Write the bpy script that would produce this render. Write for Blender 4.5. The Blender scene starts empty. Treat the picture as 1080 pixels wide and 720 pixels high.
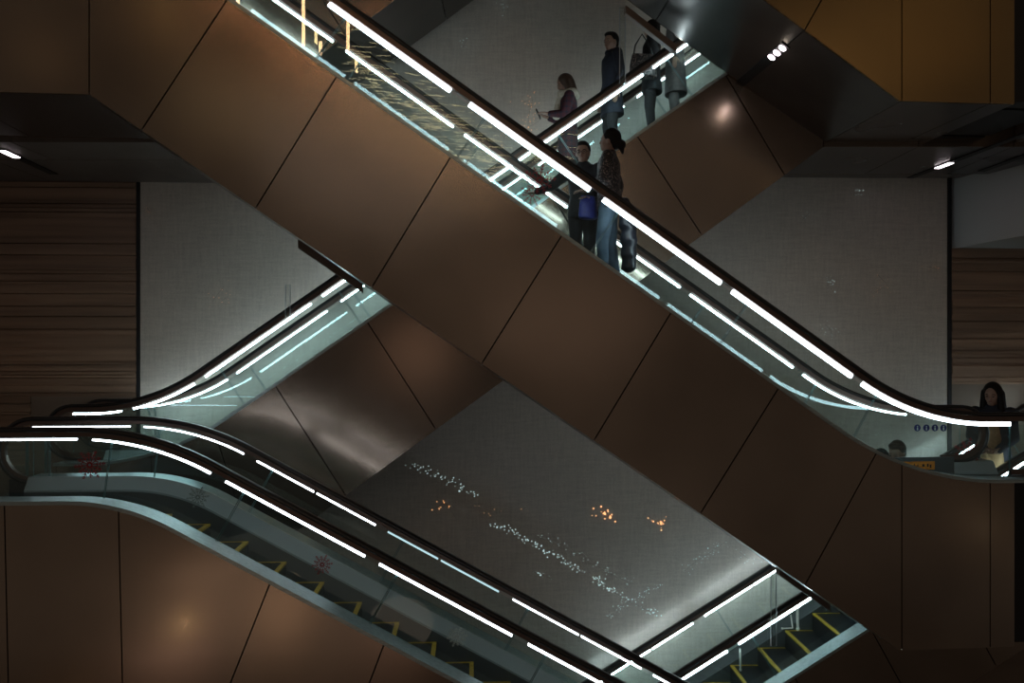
import bpy, bmesh, math, random
from mathutils import Vector, Matrix, noise
random.seed(7)
R = math.radians
C = bpy.context.scene.collection
F = 850.0; HX, HY = 540.0, 370.0; CZ = 7.55      # focal length in pixels, principal point, eye height above ground

# ------------------------------------------------------------------ materials
def mat(name, col, rough=.5, metal=0., emit=None, estr=0., spec=.5, coat=0.):
    m = bpy.data.materials.new(name); m.use_nodes = True
    b = m.node_tree.nodes['Principled BSDF']
    b.inputs['Base Color'].default_value = (*col, 1); b.inputs['Roughness'].default_value = rough
    b.inputs['Metallic'].default_value = metal; b.inputs['Specular IOR Level'].default_value = spec
    b.inputs['Coat Weight'].default_value = coat
    if emit: b.inputs['Emission Color'].default_value = (*emit, 1); b.inputs['Emission Strength'].default_value = estr
    return m
def tex_noise(m, scale, c1, c2, detail=4, stretch=(1,1,1), bump=0., rough=None, lo=.35, hi=.65):
    nt = m.node_tree; N = nt.nodes; L = nt.links; b = N['Principled BSDF']
    tc = N.new('ShaderNodeTexCoord'); mp = N.new('ShaderNodeMapping'); mp.inputs['Scale'].default_value = stretch
    nz = N.new('ShaderNodeTexNoise'); nz.inputs['Scale'].default_value = scale; nz.inputs['Detail'].default_value = detail
    rp = N.new('ShaderNodeValToRGB'); rp.color_ramp.elements[0].position = lo; rp.color_ramp.elements[1].position = hi
    rp.color_ramp.elements[0].color = (*c1,1); rp.color_ramp.elements[1].color = (*c2,1)
    L.new(tc.outputs['Object'], mp.inputs[0]); L.new(mp.outputs[0], nz.inputs['Vector']); L.new(nz.outputs['Fac'], rp.inputs[0])
    L.new(rp.outputs[0], b.inputs['Base Color'])
    if bump:
        bp = N.new('ShaderNodeBump'); bp.inputs['Strength'].default_value = bump; bp.inputs['Distance'].default_value = .01
        L.new(nz.outputs['Fac'], bp.inputs['Height']); L.new(bp.outputs[0], b.inputs['Normal'])
    if rough:
        mr = N.new('ShaderNodeMapRange'); mr.inputs['To Min'].default_value = rough[0]; mr.inputs['To Max'].default_value = rough[1]
        L.new(nz.outputs['Fac'], mr.inputs[0]); L.new(mr.outputs[0], b.inputs['Roughness'])
    return m
M = {}
M['bronze'] = tex_noise(mat('bronze_panel', (.30,.20,.13), .36, .85), .9, (.30,.235,.185), (.36,.285,.225), 3, bump=.035, rough=(.17,.24))
_b=M['bronze'].node_tree.nodes['Principled BSDF']; _b.inputs['Coat Weight'].default_value=.12; _b.inputs['Coat Roughness'].default_value=.07
M['bronze_gold'] = tex_noise(mat('gilded_bronze_panel', (.30,.20,.10), .3, .9), .8, (.22,.15,.075), (.27,.185,.09), 3, bump=.05, rough=(.2,.3))
M['soffit'] = tex_noise(mat('soffit_panel', (.13,.11,.1), .3, .8), 1.1, (.10,.09,.085), (.135,.12,.11), 3, bump=.1, rough=(.24,.34))
M['ceiling'] = tex_noise(mat('ceiling_panel', (.1,.08,.07), .45), 1.5, (.15,.125,.11), (.19,.155,.135), 3)
M['dark'] = mat('dark_metal', (.02,.02,.022), .5, .5)
M['rubber'] = mat('handrail_rubber', (.008,.008,.009), .28, 0, spec=.6)
M['rail_metal'] = mat('bronze_rail', (.14,.10,.085), .35, .8)
M['steel'] = tex_noise(mat('brushed_steel', (.5,.54,.54), .35, .9), 9, (.34,.42,.42), (.48,.56,.56), 3, stretch=(.1,6,6), rough=(.3,.42))
M['satin'] = mat('satin_deck', (.30,.36,.36), .45, .25)
M['skirt'] = mat('skirt_metal', (.085,.095,.095), .42, .35)
M['yellow'] = tex_noise(mat('yellow_edge', (.55,.36,.03), .5), 30, (.42,.27,.02), (.62,.42,.04), 3)
M['led'] = mat('led_tube', (.9,.9,.95), .4, 0, (.66,.84,.90), 24)
M['led_soft'] = mat('led_tube_soft', (.9,.9,.95), .4, 0, (.76,.88,.97), 10)
M['led_low'] = mat('led_tube_low', (.9,.9,.95), .4, 0, (.80,.88,.97), 8)
M['led_dim'] = mat('led_tube_dim', (.5,.6,.62), .4, 0, (.5,.78,.85), 1.0)
M['spot_led'] = mat('spot_lens', (.9,.9,.9), .4, 0, (1,.86,.92), 9)
M['wood'] = None
def glass_mat(name, tint, refl=.9, rough=.0):
    m = bpy.data.materials.new(name); m.use_nodes = True; nt = m.node_tree; N = nt.nodes; L = nt.links; N.clear()
    o = N.new('ShaderNodeOutputMaterial'); mx = N.new('ShaderNodeMixShader'); t = N.new('ShaderNodeBsdfTransparent'); g = N.new('ShaderNodeBsdfGlossy')
    fr = N.new('ShaderNodeFresnel'); fr.inputs['IOR'].default_value = 1.5
    mu = N.new('ShaderNodeMath'); mu.operation = 'MULTIPLY'; mu.inputs[1].default_value = refl
    t.inputs[0].default_value = (*tint, 1); g.inputs[0].default_value = (.8,.97,.97,1); g.inputs['Roughness'].default_value = rough
    L.new(fr.outputs[0], mu.inputs[0]); L.new(mu.outputs[0], mx.inputs[0]); L.new(t.outputs[0], mx.inputs[1]); L.new(g.outputs[0], mx.inputs[2]); L.new(mx.outputs[0], o.inputs[0])
    return m
M['glass'] = glass_mat('green_glass', (.922,.972,.968))
M['clear'] = glass_mat('clear_acrylic', (.95,.96,.96), 2.0, .05)
M['glass_edge'] = mat('glass_edge', (.07,.16,.16), .3, 0, spec=.6)
def plain(name, col, rough=.7, metal=0): 
    m = mat(name, col, rough, metal); return m
def wall_material():
    m = mat('grey_wall_cloth', (.16,.155,.145), .6)
    nt = m.node_tree; N = nt.nodes; L = nt.links; b = N['Principled BSDF']
    tc = N.new('ShaderNodeTexCoord')
    def nz(scale, st, d):
        mp = N.new('ShaderNodeMapping'); mp.inputs['Scale'].default_value = st
        n = N.new('ShaderNodeTexNoise'); n.inputs['Scale'].default_value = scale; n.inputs['Detail'].default_value = d
        L.new(tc.outputs['Object'], mp.inputs[0]); L.new(mp.outputs[0], n.inputs['Vector']); return n
    a = nz(30, (1,1,.12), 3); c = nz(30, (.12,1,1), 3); f = nz(55, (1,1,1), 2); bigv = nz(.7, (1,1,1), 2)
    s1 = N.new('ShaderNodeMath'); s1.operation = 'ADD'; L.new(a.outputs['Fac'], s1.inputs[0]); L.new(c.outputs['Fac'], s1.inputs[1])
    s2 = N.new('ShaderNodeMath'); s2.operation = 'ADD'; L.new(s1.outputs[0], s2.inputs[0]); L.new(f.outputs['Fac'], s2.inputs[1])
    s3 = N.new('ShaderNodeMath'); s3.operation = 'MULTIPLY_ADD'; s3.inputs[1].default_value = .35; L.new(bigv.outputs['Fac'], s3.inputs[0]); L.new(s2.outputs[0], s3.inputs[2])
    rp = N.new('ShaderNodeMapRange'); rp.inputs['From Min'].default_value = 1.2; rp.inputs['From Max'].default_value = 2.15
    L.new(s3.outputs[0], rp.inputs[0])
    mx = N.new('ShaderNodeMix'); mx.data_type = 'RGBA'; mx.inputs[6].default_value = (.42,.365,.315,1); mx.inputs[7].default_value = (.58,.51,.44,1)
    L.new(rp.outputs[0], mx.inputs[0]); L.new(mx.outputs[2], b.inputs['Base Color'])
    b.inputs['Specular IOR Level'].default_value = .6; b.inputs['Roughness'].default_value = .42
    return m
M['wall'] = wall_material()
def slat_material():
    m = mat('slat_wood', (.1,.05,.03), .5)
    nt = m.node_tree; N = nt.nodes; L = nt.links; b = N['Principled BSDF']
    tc = N.new('ShaderNodeTexCoord'); mp = N.new('ShaderNodeMapping'); mp.inputs['Scale'].default_value = (.04,.04,1)
    n = N.new('ShaderNodeTexNoise'); n.inputs['Scale'].default_value = 9; n.inputs['Detail'].default_value = 2
    rp = N.new('ShaderNodeValToRGB'); rp.color_ramp.elements[0].position = .3; rp.color_ramp.elements[1].position = .7
    rp.color_ramp.elements[0].color = (.16,.098,.064,1); rp.color_ramp.elements[1].color = (.31,.195,.128,1)
    L.new(tc.outputs['Object'], mp.inputs[0]); L.new(mp.outputs[0], n.inputs['Vector']); L.new(n.outputs['Fac'], rp.inputs[0]); L.new(rp.outputs[0], b.inputs['Base Color'])
    return m
M['wood'] = slat_material()
M['plain_panel'] = tex_noise(mat('plain_wood_panel', (.1,.06,.045), .5), 2, (.16,.115,.085), (.19,.14,.105), 3, stretch=(.2,1,2))
M['cool_panel'] = mat('grey_panel', (.55,.57,.57), .5)
M['floor'] = tex_noise(mat('floor_stone', (.12,.1,.085), .25), 2, (.10,.085,.07), (.15,.125,.105), 4)
M['tread'] = None
def tread_material():
    m = mat('step_tread', (.024,.026,.028), .45, .6)
    nt = m.node_tree; N = nt.nodes; L = nt.links; b = N['Principled BSDF']
    tc = N.new('ShaderNodeTexCoord'); w = N.new('ShaderNodeTexWave'); w.bands_direction = 'Y'; w.inputs['Scale'].default_value = 28
    bp = N.new('ShaderNodeBump'); bp.inputs['Strength'].default_value = .8; bp.inputs['Distance'].default_value = .01
    L.new(tc.outputs['Object'], w.inputs['Vector']); L.new(w.outputs['Fac'], bp.inputs['Height']); L.new(bp.outputs[0], b.inputs['Normal'])
    return m
M['tread'] = tread_material()
M['red'] = plain('red_sticker', (.28,.012,.018), .5); M['white_st'] = plain('white_sticker', (.5,.62,.6), .5); M['pale_st'] = plain('pale_sticker', (.16,.24,.23), .5)
M['blue'] = plain('blue_sign', (.02,.03,.16), .4); M['orange'] = plain('orange_label', (.62,.22,.015), .5); M['black'] = plain('black_mark', (.006,.006,.006), .5)

# ------------------------------------------------------------------ mesh helpers
def link(o, parent=None):
    C.objects.link(o)
    if parent: o.parent = parent
    return o
def mesh_obj(name, verts, faces, m, parent=None, smooth=False, bevel=0):
    me = bpy.data.meshes.new(name); me.from_pydata([tuple(v) for v in verts], [], faces)
    bm = bmesh.new(); bm.from_mesh(me); bmesh.ops.recalc_face_normals(bm, faces=bm.faces[:]); bm.to_mesh(me); bm.free()
    if smooth: me.polygons.foreach_set('use_smooth', [True]*len(me.polygons))
    me.materials.append(m)
    o = bpy.data.objects.new(name, me); link(o, parent)
    if bevel:
        b = o.modifiers.new('bevel', 'BEVEL'); b.width = bevel; b.segments = 2; b.limit_method = 'ANGLE'
    return o
class MB:
    def __init__(s): s.v = []; s.f = []
    def add(s, v, f): k = len(s.v); s.v += [tuple(p) for p in v]; s.f += [tuple(i+k for i in q) for q in f]
    def box(s, x0,x1,y0,y1,z0,z1, mtx=None):
        v = [Vector((x,y,z)) for x in (x0,x1) for y in (y0,y1) for z in (z0,z1)]
        if mtx: v = [mtx @ p for p in v]
        s.add(v, [(0,1,3,2),(4,6,7,5),(0,4,5,1),(2,3,7,6),(0,2,6,4),(1,5,7,3)])
    def prism(s, poly, n0, n1, f):            # poly: list of (t,z); f maps (t,n,z)->point
        k = len(poly); v = [f(t,n0,z) for t,z in poly] + [f(t,n1,z) for t,z in poly]
        s.add(v, [tuple(range(k)), tuple(range(2*k-1,k-1,-1))] + [(i,(i+1)%k,k+(i+1)%k,k+i) for i in range(k)])
    def tube(s, pts, r, seg=8, caps=True):
        pts = [Vector(p) for p in pts]; rr = r if isinstance(r,(list,tuple)) else [r]*len(pts)
        V = []; up = None
        for i,p in enumerate(pts):
            d = (pts[min(i+1,len(pts)-1)]-pts[max(i-1,0)]).normalized()
            if up is None: up = d.orthogonal().normalized()
            up = (up - d*up.dot(d)); up = up.normalized() if up.length>1e-6 else d.orthogonal().normalized()
            w = d.cross(up)
            V += [p+(up*math.cos(2*math.pi*j/seg)+w*math.sin(2*math.pi*j/seg))*rr[i] for j in range(seg)]
        Fc = [(i*seg+j,i*seg+(j+1)%seg,(i+1)*seg+(j+1)%seg,(i+1)*seg+j) for i in range(len(pts)-1) for j in range(seg)]
        if caps: Fc += [tuple(range(seg)), tuple(range((len(pts)-1)*seg, len(pts)*seg))]
        s.add(V, Fc)
    def ell(s, c, r, rot=None, nu=12, nv=8):
        c = Vector(c); V = []; Fc = []
        for i in range(nv+1):
            a = math.pi*i/nv
            for j in range(nu):
                b = 2*math.pi*j/nu
                p = Vector((r[0]*math.sin(a)*math.cos(b), r[1]*math.sin(a)*math.sin(b), r[2]*math.cos(a)))
                if rot: p = rot @ p
                V.append(c+p)
        # collapse poles
        for i in range(nv):
            for j in range(nu):
                a0,a1,b1,b0 = i*nu+j, i*nu+(j+1)%nu, (i+1)*nu+(j+1)%nu, (i+1)*nu+j
                if i == 0: Fc.append((0,b1,b0))
                elif i == nv-1: Fc.append((a0,a1,nv*nu))
                else: Fc.append((a0,a1,b1,b0))
        used = sorted({i for f in Fc for i in f}); mp = {u:k for k,u in enumerate(used)}
        s.add([V[u] for u in used], [tuple(mp[i] for i in f) for f in Fc])
    def build(s, name, m, parent=None, smooth=False, bevel=0): return mesh_obj(name, s.v, s.f, m, parent, smooth, bevel)
def empty(name, loc, rz=0):
    o = bpy.data.objects.new(name, None); o.location = loc; o.rotation_euler = (0,0,rz); o.empty_display_size = .2; C.objects.link(o); return o
def tag(o, label, cat, group=None, kind=None):
    o['label'] = label; o['category'] = cat
    if group: o['group'] = group
    if kind: o['kind'] = kind
    return o
def struct(o): o['kind'] = 'structure'; return o
def W(px, py, Y): return Vector(((px-HX)/F*Y, Y, -(py-HY)/F*Y + CZ))
def onz(px, py, z):                       # pixel ray on a level plane at height z
    Y = -(z-CZ)*F/(py-HY); return Vector(((px-HX)/F*Y, Y, z))

# ------------------------------------------------------------------ escalators
def fillet(pts, rad, seg=14):
    out = [Vector(pts[0])]
    for i in range(1, len(pts)-1):
        a,b,c = Vector(pts[i-1]),Vector(pts[i]),Vector(pts[i+1])
        u=(a-b).normalized(); v=(c-b).normalized(); ang = u.angle(v); tl = rad/math.tan(ang/2)
        p0=b+u*tl; bis=(u+v).normalized(); ctr=b+bis*(rad/math.sin(ang/2)); r0=p0-ctr; tot=(math.pi-ang)
        cr = r0.x*(b+v*tl-ctr).y - r0.y*(b+v*tl-ctr).x; sg = 1 if cr>0 else -1
        for k in range(seg+1):
            t = sg*tot*k/seg; out.append(ctr+Vector((r0.x*math.cos(t)-r0.y*math.sin(t), r0.x*math.sin(t)+r0.y*math.cos(t))))
    out.append(Vector(pts[-1])); return out
def resample(pts, step=.25):
    out=[pts[0]]
    for a,b in zip(pts, pts[1:]):
        n=max(1,int((b-a).length/step))
        out += [a+(b-a)*k/n for k in range(1,n+1)]
    return out
def normals(pts):
    N=[]
    for i in range(len(pts)):
        d=Vector((0,0))
        if i>0: d+=(pts[i]-pts[i-1]).normalized()
        if i<len(pts)-1: d+=(pts[i+1]-pts[i]).normalized()
        d.normalize(); N.append(Vector((-d.y,d.x)))
    return N
def offset(pts, d):                           # d>0 goes down
    return [p-n*d for p,n in zip(pts, normals(pts))]
def at(pts, t):
    if t<=pts[0].x: a,b=pts[0],pts[1]
    elif t>=pts[-1].x: a,b=pts[-2],pts[-1]
    else:
        a=b=pts[0]
        for a,b in zip(pts,pts[1:]):
            if a.x<=t<=b.x: break
    return a.y+(b.y-a.y)*(t-a.x)/max(1e-9,(b.x-a.x))
def sub(pts, t0, t1):
    return [Vector((t0,at(pts,t0)))]+[p for p in pts if t0<p.x<t1]+[Vector((t1,at(pts,t1)))]
def sweep(mb, pts, sec):                      # sec: closed polygon of (n, d) ; path in (t,z)
    N=normals(pts); k=len(sec); V=[]
    for p,nn in zip(pts,N):
        for n,d in sec: V.append((p.x-nn.x*d, n, p.y-nn.y*d))
    Fc=[(i*k+j,i*k+(j+1)%k,(i+1)*k+(j+1)%k,(i+1)*k+j) for i in range(len(pts)-1) for j in range(k)]
    Fc+=[tuple(range(k)),tuple(range((len(pts)-1)*k,len(pts)*k))]
    mb.add(V,Fc)
class Plane:
    """vertical frame of an escalator: t along the run, n away from the viewer, z up"""
    def __init__(s, Y0, deg, zb): s.Y0=Y0; s.th=R(deg); s.c=math.cos(s.th); s.s=math.sin(s.th); s.zb=zb
    def tz(s, px, py, n=0):
        a=(px-HX)/F; c=-(py-HY)/F; q=(n+s.c*s.Y0)/(s.c-a*s.s)
        return Vector((s.c*a*q+s.s*(q-s.Y0), c*q+CZ-s.zb))
    def world(s, t, n, z): return Vector((t*s.c-n*s.s, s.Y0+t*s.s+n*s.c, z+s.zb))
    def root(s, name): return empty(name, (0,s.Y0,s.zb), s.th)

def glass_panels(root, path, cuts, n, low, newels=(), edge=None):
    top=offset(path,.01); bot=offset(path,low)
    for a,b in zip(cuts,cuts[1:]):
        g=.006; k=12; tt=[a+g+(b-a-2*g)*i/k for i in range(k+1)]
        sl=lambda t:(at(path,t+.05)-at(path,t-.05))/.1
        poly=[]
        P=[]; Q=[]
        for t in tt:
            m=sl(t); nn=Vector((-m,1)).normalized(); p=Vector((t,at(path,t)))
            P.append(p-nn*.01); Q.append(p-nn*low)
        V=[(p.x,n-.006,p.y) for p in P]+[(p.x,n+.006,p.y) for p in P]+[(q.x,n-.006,q.y) for q in Q]+[(q.x,n+.006,q.y) for q in Q]
        K=k+1; Fc=[]
        for i in range(k):
            Fc+=[(i,i+1,2*K+i+1,2*K+i),(K+i,3*K+i,3*K+i+1,K+i+1)]
        o=mesh_obj('glass_panel',V,Fc,M['glass'],root)
        # green polished edges
        mb=MB()
        for i in (0,k): mb=MB(); mb.tube([(P[i].x,n,P[i].y),(Q[i].x,n,Q[i].y)],.004,6); mb.build('glass_edge',M['glass_edge'],o)
def rail_path(path, lo=None, hi=None, r=.33, up=.098):
    """handrail course with half-round newels at the given ends"""
    h=offset(path,-up); pts=list(h)
    if lo is not None:
        pts=sub(h,lo+r,h[-1].x); c=Vector((lo+r,pts[0].y-r))
        arc=[c+Vector((-math.sin(a),math.cos(a)))*r for a in [math.pi*k/16 for k in range(16,0,-1)]]
        pts=[arc[0]+Vector((.25,0))]+arc+pts
    if hi is not None:
        pts=[p for p in pts if p.x<hi-r]; y=at(h,hi-r); pts.append(Vector((hi-r,y))); c=Vector((hi-r,y-r))
        arc=[c+Vector((math.sin(a),math.cos(a)))*r for a in [math.pi*k/16 for k in range(1,17)]]
        pts+=arc+[arc[-1]+Vector((-.25,0))]
    return pts
def build_side(root, path, n, lo, hi, leds, cuts, deck, ledmat='led', up=.098, led_h=.011):
    """one balustrade: handrail, rail profile, led tubes and glass"""
    hp=rail_path(path,lo,hi,.33,up)
    mb=MB(); sec=[(n-.042,.012),(n-.044,-.008),(n-.034,-.028),(n+.034,-.028),(n+.044,-.008),(n+.042,.012)]
    sweep(mb,hp,sec); mb.build('handrail',M['rubber'],root,True)
    mb=MB(); sweep(mb,hp,[(n-.028,.014),(n-.028,up-.030),(n+.028,up-.030),(n+.028,.014)]); mb.build('rail_profile',M['rail_metal'],root)
    a=path[0].x if lo is None else lo+.33; b=path[-1].x if hi is None else hi-.33
    for it in leds:
        t0,t1=it[:2]; t0=max(t0,a); t1=min(t1,b)
        if t1-t0<.05: continue
        mb=MB(); sweep(mb,sub(path,t0,t1),[(n-.016,-led_h),(n-.016,led_h),(n+.016,led_h),(n+.016,-led_h)])
        mb.build('light_tube',M[it[2] if len(it)>2 else ledmat],root)
    cc=[c for c in cuts if a<c<b]; glass_panels(root,path,[a]+cc+[b],n,deck+.02)
    for e,sg in ((lo,-1),(hi,1)):
        if e is None: continue
        x0 = e+.33 if sg<0 else e-.33; ztop=at(path,x0)-.01; r=.26; c=Vector((x0,ztop-r)); poly=[]
        arc=[c+Vector((sg*math.sin(math.pi*k/12),math.cos(math.pi*k/12)))*r for k in range(13)]
        V=[(p.x,n-.006,p.y) for p in arc]+[(p.x,n+.006,p.y) for p in arc]
        mesh_obj('glass_panel',V,[tuple(range(13)),tuple(range(25,12,-1))],M['glass'],root)
def cladding(root, top, bot, seams, n0, n1, m, name='side_cladding', gap=.012):
    """flat metal panels between two outlines, cut along the seams [(t_top, t_bottom)]"""
    mb=MB()
    for (a0,b0),(a1,b1) in zip(seams,seams[1:]):
        g=gap/2; tp=sub(top,a0+g,a1-g); bt=sub(bot,b0+g,b1-g)
        poly=[(p.x,p.y) for p in tp]+[(p.x,p.y) for p in reversed(bt)]
        mb.prism(poly,n0,n1,lambda t,n,z:(t,n,z))
    return mb.build(name,m,root)
def soffit(root, bot, cuts, n0, n1, m, gap=.012):
    mb=MB()
    for a,b in zip(cuts,cuts[1:]):
        p=sub(bot,a+gap/2,b-gap/2)
        poly=[(q.x,q.y) for q in p]+[(q.x,q.y+.03) for q in reversed(p)]
        mb.prism(poly,n0,n1,lambda t,n,z:(t,n,z))
    return mb.build('underside_cladding',m,root)
def truss(root, path, bot, deck, w, t0, t1, upper=False):
    top=offset(path,deck+.03)
    tp=sub(top,t0,t1); bt=[p+Vector((0,.035)) for p in sub(bot,t0,t1)]
    mb=MB()
    poly=[(p.x,p.y) for p in tp]+[(p.x,p.y) for p in reversed(bt)]
    mb.prism(poly,-.188,.028,lambda t,n,z:(t,n,z)); mb.prism(poly,w-.028,w+.188,lambda t,n,z:(t,n,z))
    low=sub(offset(path,deck+.75),t0,t1); poly=[(p.x,p.y) for p in low]+[(p.x,p.y) for p in reversed(bt)]
    mb.prism(poly,.1001,w-.1001,lambda t,n,z:(t,n,z))
    mb.build('truss',M['dark'],root)
def decks(root, path, deck, w, t0, t1, slope_in=.13, inner='satin'):
    p=sub(path,t0,t1)
    for side in (0,1):
        S=(lambda n: n) if side==0 else (lambda n: w-n)
        mb=MB(); sweep(mb,p,[(S(-.228),deck),(S(-.228),deck+.035),(S(.03),deck+.035),(S(.03),deck)]); mb.build('outer_deck',M['steel'],root)
        mb=MB(); sweep(mb,p,[(S(.031),deck),(S(.031),deck+.03),(S(.118),deck+slope_in+.02),(S(.118),deck+slope_in)]); mb.build('inner_deck',M[inner],root)
        mb=MB(); sweep(mb,p,[(S(.101),deck+slope_in+.021),(S(.101),deck+.62),(S(.119),deck+.62),(S(.119),deck+slope_in+.021)]); mb.build('skirt',M['skirt'],root)
def steps(root, path, drop, w, ts, rise, down_right=True, yellow=True):
    """ts: t of each nosing; the tread runs back from it"""
    sg=-1 if down_right else 1
    n0,n1=.125,w-.125
    proto=None
    for t in ts:
        z=at(path,t)-drop
        if proto is None:
            mb=MB(); x0,x1=sorted((0,sg*.395)); mb.box(x0,x1,n0,n1,-.03,0)
            xr0,xr1=sorted((0,sg*.02)); mb.box(xr0,xr1,n0,n1,-rise-.005,-.03)
            o=mb.build('step',M['tread'],root); proto=[o]
            if yellow:
                e=MB(); xa,xb=sorted((-sg*.003,sg*.042)); e.box(xa,xb,n0,n1,-.02,.004)
                e.box(x0,x1,n0,n0+.03,.0005,.004); e.box(x0,x1,n1-.03,n1,.0005,.004)
                y=e.build('yellow_edge',M['yellow'],o); y['label']='yellow painted step edge'; proto.append(y)
            o.location=(t,0,z)
        else:
            o=proto[0].copy(); C.objects.link(o); o.parent=root; o.location=(t,0,z)
            for y in proto[1:]:
                c=y.copy(); C.objects.link(c); c.parent=o
def snowflake(root, P, px, py, n, r, m, label, arms=12, off=-.009, seed=1):
    c=P.tz(px,py,n); mb=MB(); rn=random.Random(seed)
    def bar(a,b,wd):
        d=(b-a).normalized(); q=Vector((-d.y,d.x))*wd
        mb.prism([tuple(a+q),tuple(b+q*.6),tuple(b-q*.6),tuple(a-q)],n+off-.001,n+off+.001,lambda t,nn,z:(t,nn,z))
    for k in range(arms):
        an=2*math.pi*k/arms+.1; L=r*(1 if k%2==0 else .82); d=Vector((math.cos(an),math.sin(an)))
        bar(c+d*r*.14,c+d*L,r*.028)
        for f in (.45,.65,.85):
            if f*r>L: continue
            for s in (-1,1):
                d2=Vector((math.cos(an+s*.85),math.sin(an+s*.85))); bar(c+d*r*f,c+d*r*f+d2*r*.2*(1.25-f*.5),r*.028)
        q=c+d*L; mb.prism([tuple(q+Vector((math.cos(x),math.sin(x)))*r*.055) for x in [math.pi*j/3 for j in range(6)]],n+off-.001,n+off+.001,lambda t,nn,z:(t,nn,z))
    for k in range(16):
        a0=2*math.pi*k/16; a1=2*math.pi*(k+1)/16
        e=lambda a,q:tuple(c+Vector((math.cos(a),math.sin(a)))*q)
        mb.prism([e(a0,r*.09),e(a0,r*.2),e(a1,r*.2),e(a1,r*.09)],n+off-.001,n+off+.001,lambda t,nn,z:(t,nn,z))
    o=mb.build('snowflake_sticker',m,root); o['label']=label; return o

FLOOR1 = CZ-1.8; STOREY = 5.75
def pxts(P, path, lst, n):                     # pixel x positions on a rail -> t values
    out=[]
    for it in lst:
        r=[]
        for px in it[:2]:
            lo,hi=-30.,30.
            f=lambda t:(HX+F*P.world(t,n,0).x/P.world(t,n,0).y)-px
            for _ in range(50):
                m=(lo+hi)/2
                if P.world(m,n,0).y<1: lo=m; continue
                if f(m)<0: lo=m
                else: hi=m
            r.append((lo+hi)/2)
        out.append(tuple(r)+tuple(it[2:]))
    return out
def lineknees(P, s1, s2, zlow, tl, tr, zlowside='right', ztop=None):
    """led line through two pixels, met by the level landings"""
    a=P.tz(*s1); b=P.tz(*s2); m=(b.y-a.y)/(b.x-a.x)
    tk=lambda z:a.x+(z-a.y)/m
    if zlowside=='right': K=[(tl,ztop),(tk(ztop),ztop),(tk(zlow),zlow),(tr,zlow)]
    else: K=[(tl,zlow),(tk(zlow),zlow),(tk(ztop),ztop),(tr,ztop)]
    return K,m

# ---- A : the big flight in front, high left to low right
PA=Plane(8.3,5,FLOOR1); wA=1.21
zl=PA.tz(1045,447).y; KA,mA=lineknees(PA,(495,110),(898,397),zl,-8.5,6.15,'right',zl+STOREY)
pathA=resample(fillet(KA,2.6))
A=PA.root('escalator')
tag(A,'long bronze-sided escalator crossing the whole picture in front, high left to low right','escalator')
endA=PA.tz(1037,460,wA).x+.03
ledsA=pxts(PA,pathA,[(205,333),(347,475),(495,622),(636,760),(772,898),(909,1065)],0)
ledsAf=pxts(PA,pathA,[(120,226),(240,351),(365,478),(490,598),(611,717),(728,836),(847,955)],wA)
cutsA=[a+.17 for a,b in ledsA]+[ledsA[-1][1]+.0]; 
deckA=.57
build_side(A,pathA,0,None,endA,ledsA,cutsA,deckA,ledmat='led_soft',led_h=.021)
build_side(A,pathA,wA,None,endA,ledsAf,[a+.17 for a,b in ledsAf],deckA,led_h=.010)
decks(A,pathA,deckA,wA,-8.4,6.1)
botA=[PA.tz(-200,103,-.2),PA.tz(95,100,-.2),PA.tz(948,685,-.2),PA.tz(1200,681,-.2)]
botA[0].y=botA[1].y; botA[3].y=botA[2].y
def seamsof(P,tops,bots,ys=None):
    return [(pxts(P,None,[(a,a)],-.2)[0][0],pxts(P,None,[(b,b)],-.2)[0][0]) for a,b in zip(tops,bots)]
sA=seamsof(PA,[-180,-60,95,240,355,475,592,707,820,925-2,950,1043,1069],[-180,-60,95,150,270,392,508,626,738,848,950,1043,1069])
topA=offset(pathA,deckA+.035)
cladding(A,topA,botA,sA,-.22,-.19,M['bronze'])
cladding(A,topA,botA,sA,wA+.19,wA+.22,M['bronze'])
truss(A,pathA,botA,deckA,wA,-8.4,6.0)
sfA=[s[1] for s in sA]
soffit(A,botA,sfA,-.2,wA+.2,M['soffit'])
def phase(P,path,px,py,n,h,drop,t0,t1):
    q=P.tz(px,py,n); z=q.y-h+drop; lo,hi=t0,t1
    up=at(path,t1)>at(path,t0)
    for _ in range(50):
        m=(lo+hi)/2
        if (at(path,m)<z)==up: lo=m
        else: hi=m
    return lo,q.x
bA,tA=phase(PA,pathA,642,137,.42,1.75,.76,-5,5)
TSA=[bA+.4*k for k in range(-24,24)]; TSA=[t for t in TSA if KA[1][0]+.5<t<KA[2][0]-.3]; ts=TSA
steps(A,pathA,.76,wA,ts,.4*abs(mA),True,False)
for px,py,n,r,m,l,sd in ((569,190,0,.165,'red','red snowflake sticker on the near glass',1),(561,205,wA,.14,'red','red snowflake sticker on the far glass',2),
                        (713,296,wA,.11,'pale_st','pale snowflake sticker',3),(848,390,wA,.10,'pale_st','pale snowflake sticker',4),(1020,478,wA,.19,'red','red snowflake sticker by the newel',5)):
    snowflake(A,PA,px,py,n,r,M[m],l,10,seed=sd)
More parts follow.
